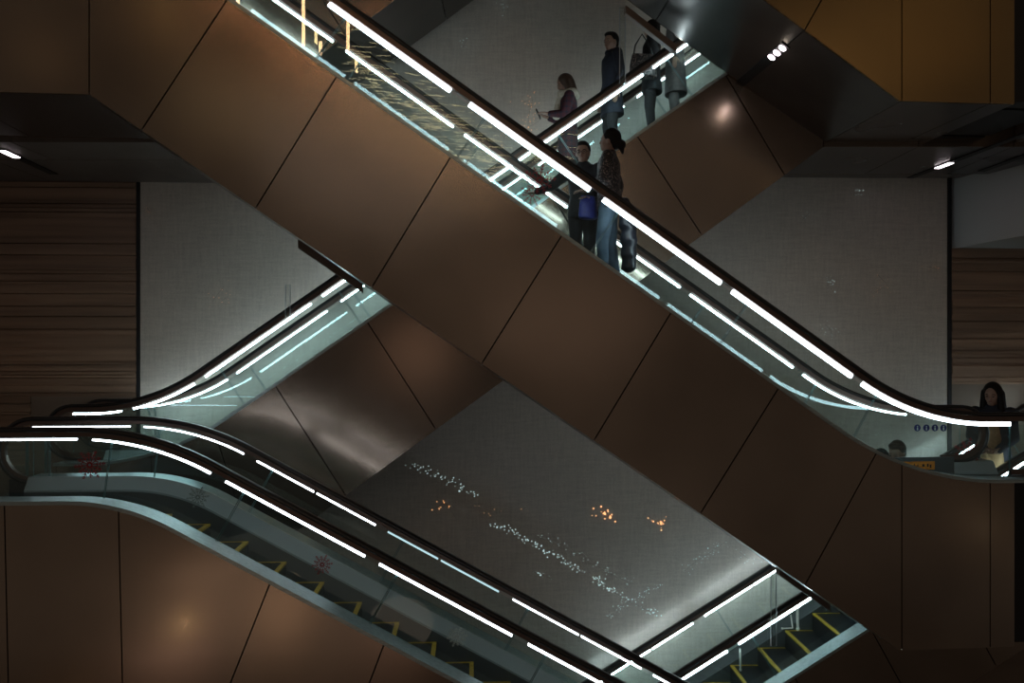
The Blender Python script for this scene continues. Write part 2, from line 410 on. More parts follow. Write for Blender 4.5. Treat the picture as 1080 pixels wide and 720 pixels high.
# four small round safety signs and the orange strip
for k,px in enumerate((967,976.5,985.5,994.5)):
    c=PA.tz(px,451,wA); mb=MB()
    mb.prism([(c.x+.042*math.cos(a),c.y+.042*math.sin(a)) for a in [math.pi*j/10 for j in range(20)]],wA-.012,wA-.008,lambda t,n,z:(t,n,z))
    o=mb.build('safety_sign',M['blue'],A); o['label']='small round blue safety sign on the glass'
    mb=MB(); mb.prism([(c.x-.008,c.y-.028),(c.x+.01,c.y-.028),(c.x+.006,c.y+.006),(c.x-.006,c.y+.006)],wA-.0135,wA-.012,lambda t,n,z:(t,n,z)); mb.ell((c.x,wA-.013,c.y+.018),(.008,.001,.008)); mb.build('pictogram',M['white_st'],o)
a=PA.tz(934,487,wA-.27); b=PA.tz(986,495,wA-.27)
mb=MB(); mb.box(a.x-.12,b.x+.25,wA-.262,wA-.245,b.y-.09,a.y+.05); mb.build('landing_rail_board',M['skirt'],A)
mb=MB(); mb.box(a.x,b.x,wA-.268,wA-.262,b.y,a.y); o2=mb.build('warning_strip',M['orange'],A); o2['label']='orange warning strip with small dark signs'
rn=random.Random(3); x=a.x+.05
while x<b.x-.05:
    mb=MB(); h=(a.y-b.y); q=rn.choice([.012,.02,.03]); mb.box(x,x+q,wA-.2715,wA-.2682,b.y+h*rn.uniform(.2,.4),b.y+h*rn.uniform(.6,.8)); x+=q+rn.choice([.015,.03,.05])
    mb.build('printed_mark',M['black'],o2)

# ---- B : rising left to right behind A
PB=Plane(10.3,0,FLOOR1); wB=1.12
zl=PA.tz(1045,447).y-.01; KB,mB=lineknees(PB,(217,397),(720,50),zl,-6.1,9.0,'left',zl+STOREY)
pathB=resample(fillet(KB,2.6))
B=PB.root('escalator'); tag(B,'escalator rising left to right behind the big flight, carrying the scarfed woman','escalator')
ledsB=pxts(PB,pathB,[(60,128),(141,205),(217,328),(340,448),(459,559),(574,678),(689,793)],0)
ledsBf=pxts(PB,pathB,[(150,240),(250,345),(360,450),(464,555),(568,658),(672,762)],wB)
deckB=.60; loB=PB.tz(50,460).x
build_side(B,pathB,0,loB,None,ledsB,[a+.17 for a,b in ledsB],deckB)
build_side(B,pathB,wB,loB-.2,None,ledsBf,[a+.17 for a,b in ledsBf],deckB,led_h=.008)
decks(B,pathB,deckB,wB,loB+.2,8.9)
kb=PB.tz(868,155,-.2); kb0=PB.tz(365,522,-.2); mm=(kb.y-kb0.y)/(kb.x-kb0.x); zb=CZ-3.24-FLOOR1
botB=[Vector((-6.5,zb)),Vector((kb.x-(kb.y-zb)/mm,zb)),kb,Vector((9.0,kb.y))]
tops=[-300,-200,-100,0,97,194]+[291+97*k for k in range(5)]+[765,870,960,1060,1160]; bots=[-300,-200,-100,0,97,175,270]+[365+95.5*k for k in range(1,5)]+[825+3,868,960,1060,1160]
tops=[-40,60,160,226,291,388,485,582,672,765,868,968,1068,1168,1268]; bots=[-40,60,160,270,365,460,553,648,740,827,868,968,1068,1168,1268]
sB=seamsof(PB,tops,bots); topB=offset(pathB,deckB+.035)
cladding(B,topB,botB,sB,-.22,-.19,M['bronze']); cladding(B,topB,botB,sB,wB+.19,wB+.22,M['bronze'])
truss(B,pathB,botB,deckB,wB,-5.7,8.9); soffit(B,botB,[s[1] for s in sB],-.2,wB+.2,M['soffit'])
bB,tB=phase(PB,pathB,645,35,.5,1.75,.80,-3,6);
TSB=[t for t in [bB+.4*k for k in range(-20,12)] if KB[1][0]+.3<t<8]
steps(B,pathB,.80,wB,TSB,.4*abs(mB),False,False)

# ---- C : front flight going down to the right from the left landing
PC=Plane(7.6,3,0); wC=1.24
zl=PC.tz(90,463).y; KC,mC=lineknees(PC,(237,507),(540,670),zl-6.,-6.2,6.0,'right',zl)
pathC=resample(fillet([k for k in KC][:2]+[(KC[1][0]+7.5,KC[1][1]+7.5*mC)],2.5))
Ce=PC.root('escalator'); tag(Ce,'escalator with yellow-edged steps going down from the left landing to the bottom edge','escalator')
loC=PC.tz(1,470,wC).x
ledsC=pxts(PC,pathC,[(-60,81),(98,222),(238,385),(400,540),(557,700)],0)
ledsCf=pxts(PC,pathC,[(35,137),(152,257),(271,331),(334,396),(409,462,'led_dim'),(465,526,'led_dim'),(541,610),(613,676),(689,820)],wC)
deckC=.525
build_side(Ce,pathC,0,loC,None,ledsC,[a+.17 for a,b in ledsC],deckC,ledmat='led_low',led_h=.008,up=.082)
build_side(Ce,pathC,wC,loC,None,ledsCf,[a+.17 for k,(a,b,*_) in enumerate(ledsCf) if k in(0,1,2,4,6,8)],deckC,ledmat='led_low',led_h=.006,up=.082)
decks(Ce,pathC,deckC,wC,loC+.3,pathC[-1].x-.05)
botC=[Vector((loC-.5,CZ-3.3)),Vector((PC.tz(190,760,-.2).x,CZ-3.3))]; x=pathC[-1].x-.1; botC.append(Vector((x,botC[1].y+(x-botC[1].x)*mC)))
tops=[-60,6,126,285,405,520,640,760]; bots=[-60,11,131,222,345,465,590,710]
sC=seamsof(PC,tops,bots)
cladding(Ce,offset(pathC,deckC+.035),botC,sC,-.22,-.19,M['bronze']); 
truss(Ce,pathC,botC,deckC,wC,loC+.1,x); soffit(Ce,botC,[s[1] for s in sC],-.2,wC+.2,M['soffit'])
tn=pxts(PC,None,[(222,0)],wC-.12)[0][0]
ts=[tn+.398*k for k in range(-1,15)]
steps(Ce,pathC,.87,wC,ts,.4*abs(mC),True)
mb=MB(); za=at(pathC,loC+.5)-.89; mb.box(loC+.1,tn-.8,.13,wC-.13,za-.05,za); mb.build('comb_plate',M['tread'],Ce)
for px,py,n,r,m,l,sd in ((95,490,0,.135,'red','red snowflake sticker',11),(340,595,0,.095,'red','small red snowflake sticker',12),(482,671,0,.095,'white_st','white snowflake sticker',13),(209,524,0,.10,'pale_st','faint snowflake sticker',14)):
    snowflake(Ce,PC,px,py,n,r,M[m],l,12,seed=sd)

# ---- D : lower right flight behind, rising to the right
PD=Plane(10.42,1.5,0); wD=1.3
a=PD.tz(725,713); b=PD.tz(1069,495); mD=(b.y-a.y)/(b.x-a.x)
pathD=resample([Vector((a.x-2.6,a.y-2.6*mD)),Vector((b.x+3,b.y+3*mD))])
D=PD.root('escalator'); tag(D,'lower right escalator with yellow step edges rising behind the front flight','escalator')
ledsD=pxts(PD,pathD,[(655,767),(779,855),(868,978),(990,1066),(1070,1180)],0)
ledsDf=pxts(PD,pathD,[(628,686),(688,731),(743,793),(795,846),(858,910),(913,961),(973,1003),(1005,1032),(1046,1100)],wD)
deckD=.62
build_side(D,pathD,0,None,None,ledsD,[a+.17 for a,b in ledsD],deckD,led_h=.009)
build_side(D,pathD,wD,None,None,ledsDf,[a+.17 for a,b in ledsDf[::2]],deckD,led_h=.006)
decks(D,pathD,deckD,wD,pathD[0].x+.05,pathD[-1].x-.05,.12,'skirt')
topD=offset(pathD,deckD+.035); botD=[p-Vector((0,1.5)) for p in topD]
sD=seamsof(PD,[650,750,838,918,1000,1090,1180],[690,800,890,970,1050,1140,1230])
sD=[(a,a+.62) for a,b in sD]
cladding(D,topD,botD,sD,-.22,-.19,M['bronze']); truss(D,pathD,botD,deckD,wD,pathD[0].x+.1,pathD[-1].x-.1)
soffit(D,botD,[s[1] for s in sD],-.2,wD+.2,M['soffit'])
tn=pxts(PD,None,[(857,0)],wD-.13)[0][0]
steps(D,pathD,.89,wD,[tn+.4*k for k in range(-7,9)],.4*abs(mD),False)

# ---- F, G : the same flights one storey up, only their undersides and sides show
botF=[p+Vector((0,STOREY)) for p in botA]; pathF=[p+Vector((0,STOREY)) for p in pathA]
Fe=PA.root('escalator'); Fe.location.z+=STOREY
tag(Fe,'upper right escalator showing gilded side panels and dark underside above the riders','escalator')
cladding(Fe,topA,botA,sA,-.22,-.19,M['bronze_gold']); soffit(Fe,botA,sfA,-.2,wA+.30,M['soffit']); truss(Fe,pathA,botA,deckA,wA,-8.4,6.0)
cladding(Fe,topA,botA,sA,wA+.29,wA+.31,M['bronze']); decks(Fe,pathA,deckA,wA,-8.4,6.1)
G=PB.root('escalator'); G.location.z+=STOREY
tag(G,'dark escalator underside at the top left above the big flight','escalator')
cladding(G,topB,botB,sB,-.22,-.19,M['bronze']); soffit(G,botB,[s[1] for s in sB],-.2,wB+.2,M['soffit']); truss(G,pathB,botB,deckB,wB,-5.7,8.9)
decks(G,pathB,deckB,wB,loB+.2,8.9)

# crossing guard bars under the upper flights
def guard(root,P,px0,py0,px1,py1,n,h,th,label,zs=0):
    a=P.tz(px0,py0,n); b=P.tz(px1,py1,n); a.y-=zs; b.y-=zs; mb=MB()
    mb.prism([tuple(a),tuple(b),(b.x,b.y-h),(a.x,a.y-h)],n,n+th,lambda t,nn,z:(t,nn,z)); o=mb.build('crossing_guard',M['plain_panel'],root,bevel=.008); o['label']=label
guard(A,PA,314,252,382,299,.9,.10,.12,'brown guard bar under the flight')
guard(A,PA,822,596,876,634,.9,.12,.12,'brown guard bar under the flight')
guard(Fe,PA,660,5,714,47,1.28,.10,.10,'brown guard bar under the flight',STOREY)

# ------------------------------------------------------------------ the setting
WT=R(2.4); WY=11.98
def wallpt(px,py,off=0):                    # pixel ray onto the back wall plane
    a=(px-HX)/F; c=-(py-HY)/F; q=(WY-off)/(1-a*math.tan(WT)); return Vector((a*q,q,c*q+CZ))
def wall_box(name,x0,x1,z0,z1,m,off0=0,th=.3):
    mb=MB(); t=math.tan(WT)
    v=[Vector((x,WY+x*t-off0+d,z)) for x in (x0,x1) for d in (0,th) for z in (z0,z1)]
    mb.add(v,[(0,1,3,2),(4,6,7,5),(0,4,5,1),(2,3,7,6),(0,2,6,4),(1,5,7,3)]); return struct(mb.build(name,m))
xl=wallpt(148,300).x; xr=wallpt(999,300).x
wall_box('wall_back',xl,xr,0,15,M['wall'])
wall_box('trim_1',xl-.05,xl-.002,CZ-4,CZ+2.7,M['dark'],.02,.3); wall_box('trim_2',xr+.002,xr+.06,CZ-4,CZ+2.7,M['dark'],.02,.3)
def slats(name,x0,x1,z0,z1,seed):
    rn=random.Random(seed); mb=MB(); t=math.tan(WT); z=z0
    while z<z1:
        h=rn.choice([.035,.05,.07,.1]); h=min(h,z1-z); d=rn.choice([0,.012,.022,.035]); 
        v=[Vector((x,WY+x*t-d+e,zz)) for x in (x0,x1) for e in (0,.2) for zz in (z,z+h)]
        mb.add(v,[(0,1,3,2),(4,6,7,5),(0,4,5,1),(2,3,7,6),(0,2,6,4),(1,5,7,3)]); z+=h
        if rn.random()<.45 and z<z1-.02:
            v=[Vector((x,WY+x*t+.03+e,zz)) for x in (x0,x1) for e in (0,.1) for zz in (z,z+.012)]
            mb.add(v,[(0,1,3,2),(4,6,7,5),(0,4,5,1),(2,3,7,6),(0,2,6,4),(1,5,7,3)]); z+=.012
    return struct(mb.build(name,M['wood']))
zs=wallpt(0,418).z
slats('wall_left',-11,xl-.052,zs,CZ+4,1)
xs=wallpt(33,430).x; wall_box('wall_lower_left',xs,xl-.052,0,zs,M['plain_panel'],.0,.2)
slats('wall_far_left',-11,xs-.004,FLOOR1-1.5,zs,5)
zt=wallpt(1040,262).z; zb2=wallpt(1040,405).z
slats('wall_right',xr+.062,11,zb2,zt,2)
wall_box('wall_lower_right',xr+.062,11,0,zb2,M['plain_panel'],0,.2)
# grey bulkhead above the right slats, its lower edge sloping towards the viewer
mb=MB(); p=[wallpt(1001,170,.02),wallpt(1001,262,.02)]; x1=9.; 
mb.box(xr+.06,11,10.9,12.6,zt,CZ+2.9); 
for i in range(len(mb.v)): 
    x,y,z=mb.v[i]
    if y<11: mb.v[i]=(x+ .35,y,z+.02)
struct(mb.build('wall_bulkhead_right',M['cool_panel']))
# ceiling slabs of the upper storey
SZ=botA[2].y+FLOOR1+STOREY
def slab(name,x0,x1,y0,y1,z,m,cuts=(),th=.5,gap=.014):
    mb=MB(); xs=[x0]+[c for c in cuts]+[x1]
    for a,b in zip(xs,xs[1:]): mb.box(a+gap/2,b-gap/2,y0,y1,z,z+th)
    return struct(mb.build(name,m))
zL=botA[1].y+FLOOR1
slab('ceiling_left_front',-11,-3.62,9.5,10.38,zL+.0,M['ceiling'],(-8.2,-5.9))
slab('ceiling_left',-11,-3.6,10.40,11.9,zL,M['ceiling'],(-9,-6.7,-4.75))
slab('ceiling_right',3.9,11,11.42,12.2,SZ,M['ceiling'],(5.4,6.6,8.3))
slab('ceiling_right_front',6.3,11,8.6,11.4,SZ+.0,M['ceiling'],(8.0,))
# landing floors at the middle storey, and the ground
slab('floor_landing_left',-11,-5.9,7.0,12.3,FLOOR1-.35,M['floor'],(),.35)
slab('floor_landing_right',6.32,11,8.9,10.3,FLOOR1-.35,M['floor'],(),.35)
slab('floor',-14,14,-6,14,-.3,M['floor'],(-7,0,7),.3)

cam=bpy.data.cameras.new('camera'); co=bpy.data.objects.new('camera',cam); C.objects.link(co)
co.location=(0,0,CZ); co.rotation_euler=(R(90),0,0); cam.sensor_width=36; cam.lens=F/1080*36; cam.shift_y=(HY-360)/1080; cam.clip_end=200
bpy.context.scene.camera=co

# ------------------------------------------------------------------ people
def remeshed(mb, name, m, parent, voxel=.012, it=2):
    me=bpy.data.meshes.new('tmp'); me.from_pydata([tuple(v) for v in mb.v],[],mb.f)
    bm=bmesh.new(); bm.from_mesh(me); bmesh.ops.recalc_face_normals(bm,faces=bm.faces[:]); bm.to_mesh(me); bm.free()
    o=bpy.data.objects.new('tmp',me); C.objects.link(o)
    r=o.modifiers.new('r','REMESH'); r.mode='VOXEL'; r.voxel_size=voxel
    dg=bpy.context.evaluated_depsgraph_get(); dg.update(); n=bpy.data.meshes.new_from_object(o.evaluated_get(dg))
    bpy.data.objects.remove(o); bpy.data.meshes.remove(me)
    bm=bmesh.new(); bm.from_mesh(n)
    for _ in range(it): bmesh.ops.smooth_vert(bm,verts=bm.verts[:],factor=.5,use_axis_x=True,use_axis_y=True,use_axis_z=True)
    bm.to_mesh(n); bm.free(); n.name=name; n.materials.clear(); n.materials.append(m)
    n.polygons.foreach_set('use_smooth',[True]*len(n.polygons))
    q=bpy.data.objects.new(name,n); link(q,parent); return q
def cap(mb,a,b,ra,rb,seg=12):
    mb.tube([a,b],[ra,rb],seg); mb.ell(a,(ra,)*3,None,12,8); mb.ell(b,(rb,)*3,None,12,8)
def loft(mb, rings, seg=20):                 # rings: (x,y,z,rx,ry)
    V=[];k=seg
    for x,y,z,rx,ry in rings: V+=[(x+rx*math.cos(2*math.pi*j/k),y+ry*math.sin(2*math.pi*j/k),z) for j in range(k)]
    Fc=[(i*k+j,i*k+(j+1)%k,(i+1)*k+(j+1)%k,(i+1)*k+j) for i in range(len(rings)-1) for j in range(k)]
    Fc+=[tuple(range(k)),tuple(range((len(rings)-1)*k,len(rings)*k))]; mb.add(V,Fc)
def hand(mb, wr, d, side, curl=.5, up=Vector((0,0,1))):
    d=Vector(d).normalized(); wr=Vector(wr); sidev=d.cross(up).normalized()*side if abs(d.dot(up))<.95 else Vector((1,0,0)); nrm=sidev.cross(d).normalized()
    rot=Matrix((d,sidev,nrm)).transposed(); mb.ell(wr+d*.05,(.052,.040,.017),rot,12,8)
    cap(mb,wr-d*.02,wr+d*.02,.026,.024,10)
    for k,(o,l) in enumerate(((-.028,.062),(-.010,.070),(.010,.066),(.027,.052))):
        p=wr+d*.085+sidev*o; q=p+(d*math.cos(curl*.5)-nrm*math.sin(curl*.5))*l*.5; r=q+(d*math.cos(curl*1.3)-nrm*math.sin(curl*1.3))*l*.5
        cap(mb,p,q,.0095,.009,8); cap(mb,q,r,.009,.0078,8)
    p=wr+d*.03-sidev*.034; q=p+(d*.7-sidev*.7-nrm*.25).normalized()*.035; cap(mb,p,q,.0125,.011,8); cap(mb,q,q+(d*.95-sidev*.2-nrm*.3).normalized()*.03,.011,.009,8)
SK=tex_noise(mat('skin',(.42,.26,.19),.5),12,(.26,.155,.11),(.31,.19,.135),2)
HAIR=mat('hair_black',(.009,.007,.006),.6,spec=.2); HAIRB=mat('hair_brown',(.05,.028,.018),.45)
def cloth(n,c,r=.8,c2=None,sc=18,bump=.4): return tex_noise(mat(n,c,r),sc,c,c2 or tuple(v*1.35 for v in c),4,bump=bump)
def person(label, root_loc, face, h, top, legs, L, Rr, hair='short', haircol=None, coat=None, headyaw=0, headpitch=0, group=None, extras=None, sex='m', legpose=None, collar=None, lean=0, armr=1.0, shoecol=None):
    """figure faces +x locally. L, Rr: (elbow, wrist, hand direction) of the left and right arm"""
    s=h/1.70; root=empty('person',root_loc,face); root.scale=(s,s,s); tag(root,label,'person',group)
    haircol=haircol or HAIR
    H=Matrix.Translation((0,0,1.47))@Matrix.Rotation(headyaw,4,'Z')@Matrix.Rotation(headpitch,4,'Y')@Matrix.Translation((0,0,-1.47))
    hr=H.to_3x3(); hp=lambda x,y,z:H@Vector((x,y,z))
    sw=.185 if sex=='m' else .165
    lp=legpose or {1:((0,.09,.90),(.03,.10,.50),(-.01,.10,.09)),-1:((0,-.09,.90),(.02,-.10,.50),(-.02,-.10,.09))}
    mb=MB()
    # head
    mb.ell(hp(-.005,0,1.60),(.098,.077,.103),hr,20,14); mb.ell(hp(.022,0,1.55),(.070,.058,.088),hr,18,12); mb.ell(hp(.055,0,1.495),(.032,.034,.024),hr)
    mb.ell(hp(.040,0,1.60),(.056,.058,.05),hr); mb.ell(hp(.098,0,1.558),(.019,.013,.016),hr); mb.tube([hp(.086,0,1.592),hp(.105,0,1.560)],[.008,.012],8)
    mb.ell(hp(.084,0,1.523),(.012,.024,.010),hr)
    for y in (-1,1): mb.ell(hp(-.002,y*.078,1.565),(.018,.009,.031),hr); mb.ell(hp(.055,y*.036,1.553),(.030,.022,.024),hr)
    cap(mb,(-.012,0,1.36),hp(-.008,0,1.52),.058,.052)
    # trunk
    loft(mb,[(0,0,.86,.09,.15),(0,0,.95,.10,.155),(0,0,1.08,.088,.13),(0,0,1.22,.102,.150),(0,0,1.34,.10,.155),(-.005,0,1.41,.075,.15),(-.01,0,1.45,.05,.07)])
    arms={1:L,-1:Rr}
    for y in (1,-1):
        sh=Vector((-.005,y*sw,1.385)); e,wv,hd=arms[y]; e=Vector(e); wv=Vector(wv)
        cap(mb,sh,e,.050,.040); cap(mb,e,wv,.038,.026); hand(mb,wv,hd,y)
        a,b,c=map(Vector,lp[y]); cap(mb,a,b,.082,.054); cap(mb,b,c,.052,.034); cap(mb,c,c+Vector((.0,0,-.03)),.036,.035); cap(mb,c+Vector((-.04,0,-.05)),c+Vector((.14,0,-.06)),.035,.026)
    remeshed(mb,'body',SK,root,.009,2)
    # face features
    for y in (-1,1):
        mb=MB(); mb.ell(hp(.088,y*.031,1.577),(.006,.013,.0055),hr,10,6); mb.build('eye',M['black'],root,True)
        mb=MB(); mb.tube([hp(.088,y*.015,1.597),hp(.090,y*.034,1.602),hp(.078,y*.052,1.595)],[.003,.004,.002],6); mb.build('eyebrow',haircol,root)
    mb=MB(); mb.ell(hp(.093,0,1.523),(.005,.021,.005),hr,10,6); mb.build('mouth',LIP,root,True)
    # hair
    mb=MB()
    if hair=='short':
        mb.ell(hp(-.022,0,1.618),(.098,.086,.102),hr,20,14); mb.ell(hp(.03,0,1.675),(.062,.066,.035),hr); mb.ell(hp(-.06,0,1.56),(.05,.066,.07),hr)
    elif hair=='bun':
        mb.ell(hp(-.020,0,1.618),(.102,.088,.105),hr,20,14); mb.ell(hp(-.07,0,1.55),(.055,.062,.06),hr); mb.ell(hp(-.135,0,1.545),(.045,.045,.055),hr)
        cap(mb,hp(-.13,0,1.53),hp(-.15,0,1.46),.034,.018)
    elif hair=='bob':
        mb.ell(hp(-.025,0,1.612),(.108,.100,.110),hr,20,14)
        for y in (-1,1): cap(mb,hp(.01,y*.075,1.60),hp(.02,y*.085,1.49),.036,.034); cap(mb,hp(-.06,y*.05,1.58),hp(-.06,y*.06,1.46),.06,.05)
    elif hair=='long':
        mb.ell(hp(-.022,0,1.615),(.104,.094,.108),hr,20,14)
        for y in (-1,1): cap(mb,hp(.012,y*.075,1.61),hp(.035,y*.095,1.36),.034,.038); cap(mb,hp(-.06,y*.05,1.58),hp(-.075,y*.07,1.30),.06,.055)
    remeshed(mb,'hair',haircol,root,.010,2)
    # trousers
    mb=MB(); loft(mb,[(0,0,.83,.105,.165),(0,0,.93,.112,.17),(0,0,1.02,.102,.152)])
    for y in (1,-1):
        a,b,c=map(Vector,lp[y]); cap(mb,a,b,.096,.070); cap(mb,b,c+Vector((0,0,.02)),.068,.055)
    remeshed(mb,'trousers',legs,root,.012,3)
    for y in (1,-1):
        c=Vector(lp[y][2]); mb=MB(); cap(mb,c+Vector((-.05,0,-.045)),c+Vector((.15,0,-.052)),.043,.034); cap(mb,c+Vector((-.03,0,-.03)),c+Vector((-.02,0,.03)),.045,.044); remeshed(mb,'shoe',shoecol or M['black'],root,.012,2)
    # jacket or coat
    z0=coat or .84; mb=MB()
    rings=[(-.01,0,z0,.135+.05*max(0,.84-z0),.19+.05*max(0,.84-z0)),(0,0,.93,.128,.182),(0,0,1.08,.118,.160),(0,0,1.24,.125,.178),(0,0,1.34,.120,.185),(-.005,0,1.41,.088,.17),(-.012,0,1.455,.066,.085),(-.012,0,1.48,.062,.066)]
    loft(mb,rings,24)
    for y in (1,-1):
        sh=Vector((-.005,y*sw,1.385)); e,wv,hd=arms[y]; e=Vector(e); wv=Vector(wv)
        cap(mb,sh,e,.070*armr,.058*armr); cap(mb,e,e+(wv-e)*.9,.056*armr,.043*armr)
    remeshed(mb,'coat' if coat else 'jacket',top,root,.012,3)
    if collar:
        mb=MB(); cw=.022 if collar[2] else 0
        for k in range(14):
            a0=2*math.pi*k/14; a1=2*math.pi*(k+1)/14
            cap(mb,(-.01+(.078+cw)*math.cos(a0),(.082+cw)*math.sin(a0),1.44+.012*math.cos(a0*3)),(-.01+(.078+cw)*math.cos(a1),(.082+cw)*math.sin(a1),1.44+.012*math.cos(a1*3)),collar[1],collar[1],8)
        if collar[2]: cap(mb,(.08,.03,1.43),(.15,.05,1.16),.055,.060); cap(mb,(.08,-.03,1.43),(.15,-.05,1.20),.052,.055)
        remeshed(mb,collar[3],collar[0],root,.010,2)
    if extras: extras(root,hp)
    return root
LIP=mat('lips',(.25,.08,.07),.5)
def steploc(P,path,px,n,drop,h,dt=0):
    t=pxts(P,None,[(px,px)],n)[0][0]; z=at(path,t)-drop; return P.world(t,n,z+dt),t
ARM_DOWN=lambda y:((-.03,y*.235,1.13),(.03,y*.235,.90),(.05,0,-1))
def snap(P,path,ts,px,py,n,drop,down_right):
    """stand on the tread under this pixel column; the height follows from where the photo shows the top of the head"""
    q=P.tz(px,py,n); t=q.x
    best=min([x for x in ts if x>=t-.03]) if down_right else max([x for x in ts if x<=t+.03])
    z=at(path,best)-drop+.002; h=q.y-z; return P.world(t,n,z),min(max(h,1.5),2.12)
TSD=[tn+.4*k for k in range(-7,9)]
navy=cloth('navy_wool',(.010,.013,.023)); blackc=cloth('black_cloth',(.010,.010,.012)); plaid=None
def plaid_material():
    m=mat('dark_red_plaid',(.05,.01,.015),.85); nt=m.node_tree; N=nt.nodes; L=nt.links; b=N['Principled BSDF']
    tc=N.new('ShaderNodeTexCoord'); fac=[]
    for dr in ('X','Z','Y'):
        w=N.new('ShaderNodeTexWave'); w.bands_direction=dr; w.inputs['Scale'].default_value=4.5; w.inputs['Distortion'].default_value=.1; L.new(tc.outputs['Object'],w.inputs['Vector'])
        g=N.new('ShaderNodeMath'); g.operation='GREATER_THAN'; g.inputs[1].default_value=.7; L.new(w.outputs['Fac'],g.inputs[0]); fac.append(g)
    a=N.new('ShaderNodeMath'); a.operation='ADD'; L.new(fac[0].outputs[0],a.inputs[0]); L.new(fac[1].outputs[0],a.inputs[1])
    mr=N.new('ShaderNodeMapRange'); mr.inputs['From Max'].default_value=2; L.new(a.outputs[0],mr.inputs[0])
    mx=N.new('ShaderNodeMix'); mx.data_type='RGBA'; mx.inputs[6].default_value=(.05,.008,.014,1); mx.inputs[7].default_value=(.012,.01,.02,1); L.new(mr.outputs[0],mx.inputs[0]); L.new(mx.outputs[2],b.inputs['Base Color']); return m
plaid=plaid_material()
def patterned():
    m=mat('black_patterned_cloth',(.02,.02,.02),.45); nt=m.node_tree; N=nt.nodes; L=nt.links; b=N['Principled BSDF']
    tc=N.new('ShaderNodeTexCoord'); w=N.new('ShaderNodeTexNoise'); w.inputs['Scale'].default_value=16; w.inputs['Detail'].default_value=3; w.inputs['Distortion'].default_value=3.5
    rp=N.new('ShaderNodeValToRGB'); rp.color_ramp.elements[0].position=.55; rp.color_ramp.elements[1].position=.6; rp.color_ramp.elements[0].color=(.012,.010,.011,1); rp.color_ramp.elements[1].color=(.22,.17,.15,1)
    L.new(tc.outputs['Object'],w.inputs['Vector']); L.new(w.outputs['Fac'],rp.inputs[0]); L.new(rp.outputs[0],b.inputs['Base Color']); return m
patt=patterned(); jeans=cloth('blue_denim',(.05,.085,.12),.8,(.10,.15,.20),7,.3); scarfm=cloth('pale_scarf_wool',(.36,.32,.25),.9,(.50,.45,.36),30,.8)
greyc=cloth('grey_coat_cloth',(.10,.09,.085)); tan=cloth('tan_cloth',(.30,.19,.09),.8)
puffer=cloth('quilted_black_nylon',(.010,.011,.018),.35,None,10,.8)
# woman in scarf on B
def phone(root,hp):
    pass
p1,h1=snap(PB,pathB,TSB,599,79,0.6,0.8,False)
person('woman in a pale scarf and dark red plaid coat looking down at her phone',p1,R(180),h1,plaid,blackc,((.06,.20,1.14),(.25,.09,1.17),(1,-.25,.25)),((.06,-.20,1.14),(.25,-.08,1.17),(1,.25,.25)),'bob',HAIRB,.55,R(12),R(22),collar=(scarfm,.055,True,'scarf'),sex='f')
ph=empty('mobile_phone',p1+Vector((-.375,0,1.19)),0); tag(ph,'dark phone held up in the hands of the scarfed woman','phone')
mb=MB(); mb.box(-.006,.006,-.037,.037,-.01,.135,Matrix.Rotation(R(-25),4,'Y')); mb.build('phone_case',M['black'],ph,bevel=.004)
mb=MB(); mb.box(.0062,.0075,-.033,.033,-.002,.128,Matrix.Rotation(R(-25),4,'Y')); mb.build('screen',mat('phone_screen',(.03,.03,.035),.1),ph)
# man in navy coat on B
p2,h2=snap(PB,pathB,TSB,645,35,0.5,0.8,False)
person('short-haired man in a dark navy coat looking back over the handrail',p2,R(195),h2,navy,blackc,((-.03,.245,1.12),(.04,.25,.88),(.1,0,-1)),((-.03,-.245,1.12),(.06,-.24,.88),(.1,0,-1)),'short',HAIR,.62,R(22),R(4),collar=(navy,.022,False,'collar'))
# two more riders higher on B
p3,h3=snap(PB,pathB,TSB,687,22,0.55,0.8,False)
person('rider in black with a patterned shoulder bag, head partly behind the brown bar',p3,R(170),h3,blackc,blackc,((-.05,.235,1.13),(.08,.25,1.0),(.6,0,-.6)),((-.03,-.235,1.13),(.03,-.235,.90),(.05,0,-1)),'long',HAIR,.70)
bg_=empty('shoulder_bag',p3+Vector((-.16,-.30,.80)),R(8)); tag(bg_,'black and silver patterned bag at the hip of the rider in black','bag')
mb=MB(); loft(mb,[(0,0,-.02,.15,.06),(0,0,.0,.19,.08),(0,0,.16,.18,.07),(0,0,.30,.15,.035)],20); remeshed(mb,'bag_body',patt,bg_,.012,2)
mb=MB(); mb.tube([(-.13,0,.28),(-.1,.02,.42),(0,.05,.58),(.1,.02,.42),(.13,0,.28)],.010,8); mb.build('strap',M['black'],bg_,True)
p4,h4=snap(PB,pathB,TSB,712,4,0.78,0.8,False)
person('rider in a long pale grey coat, topmost on the rear flight, head hidden',p4,R(175),h4,greyc,greyc,ARM_DOWN(1),ARM_DOWN(-1),'short',HAIR,.45,sex='f')
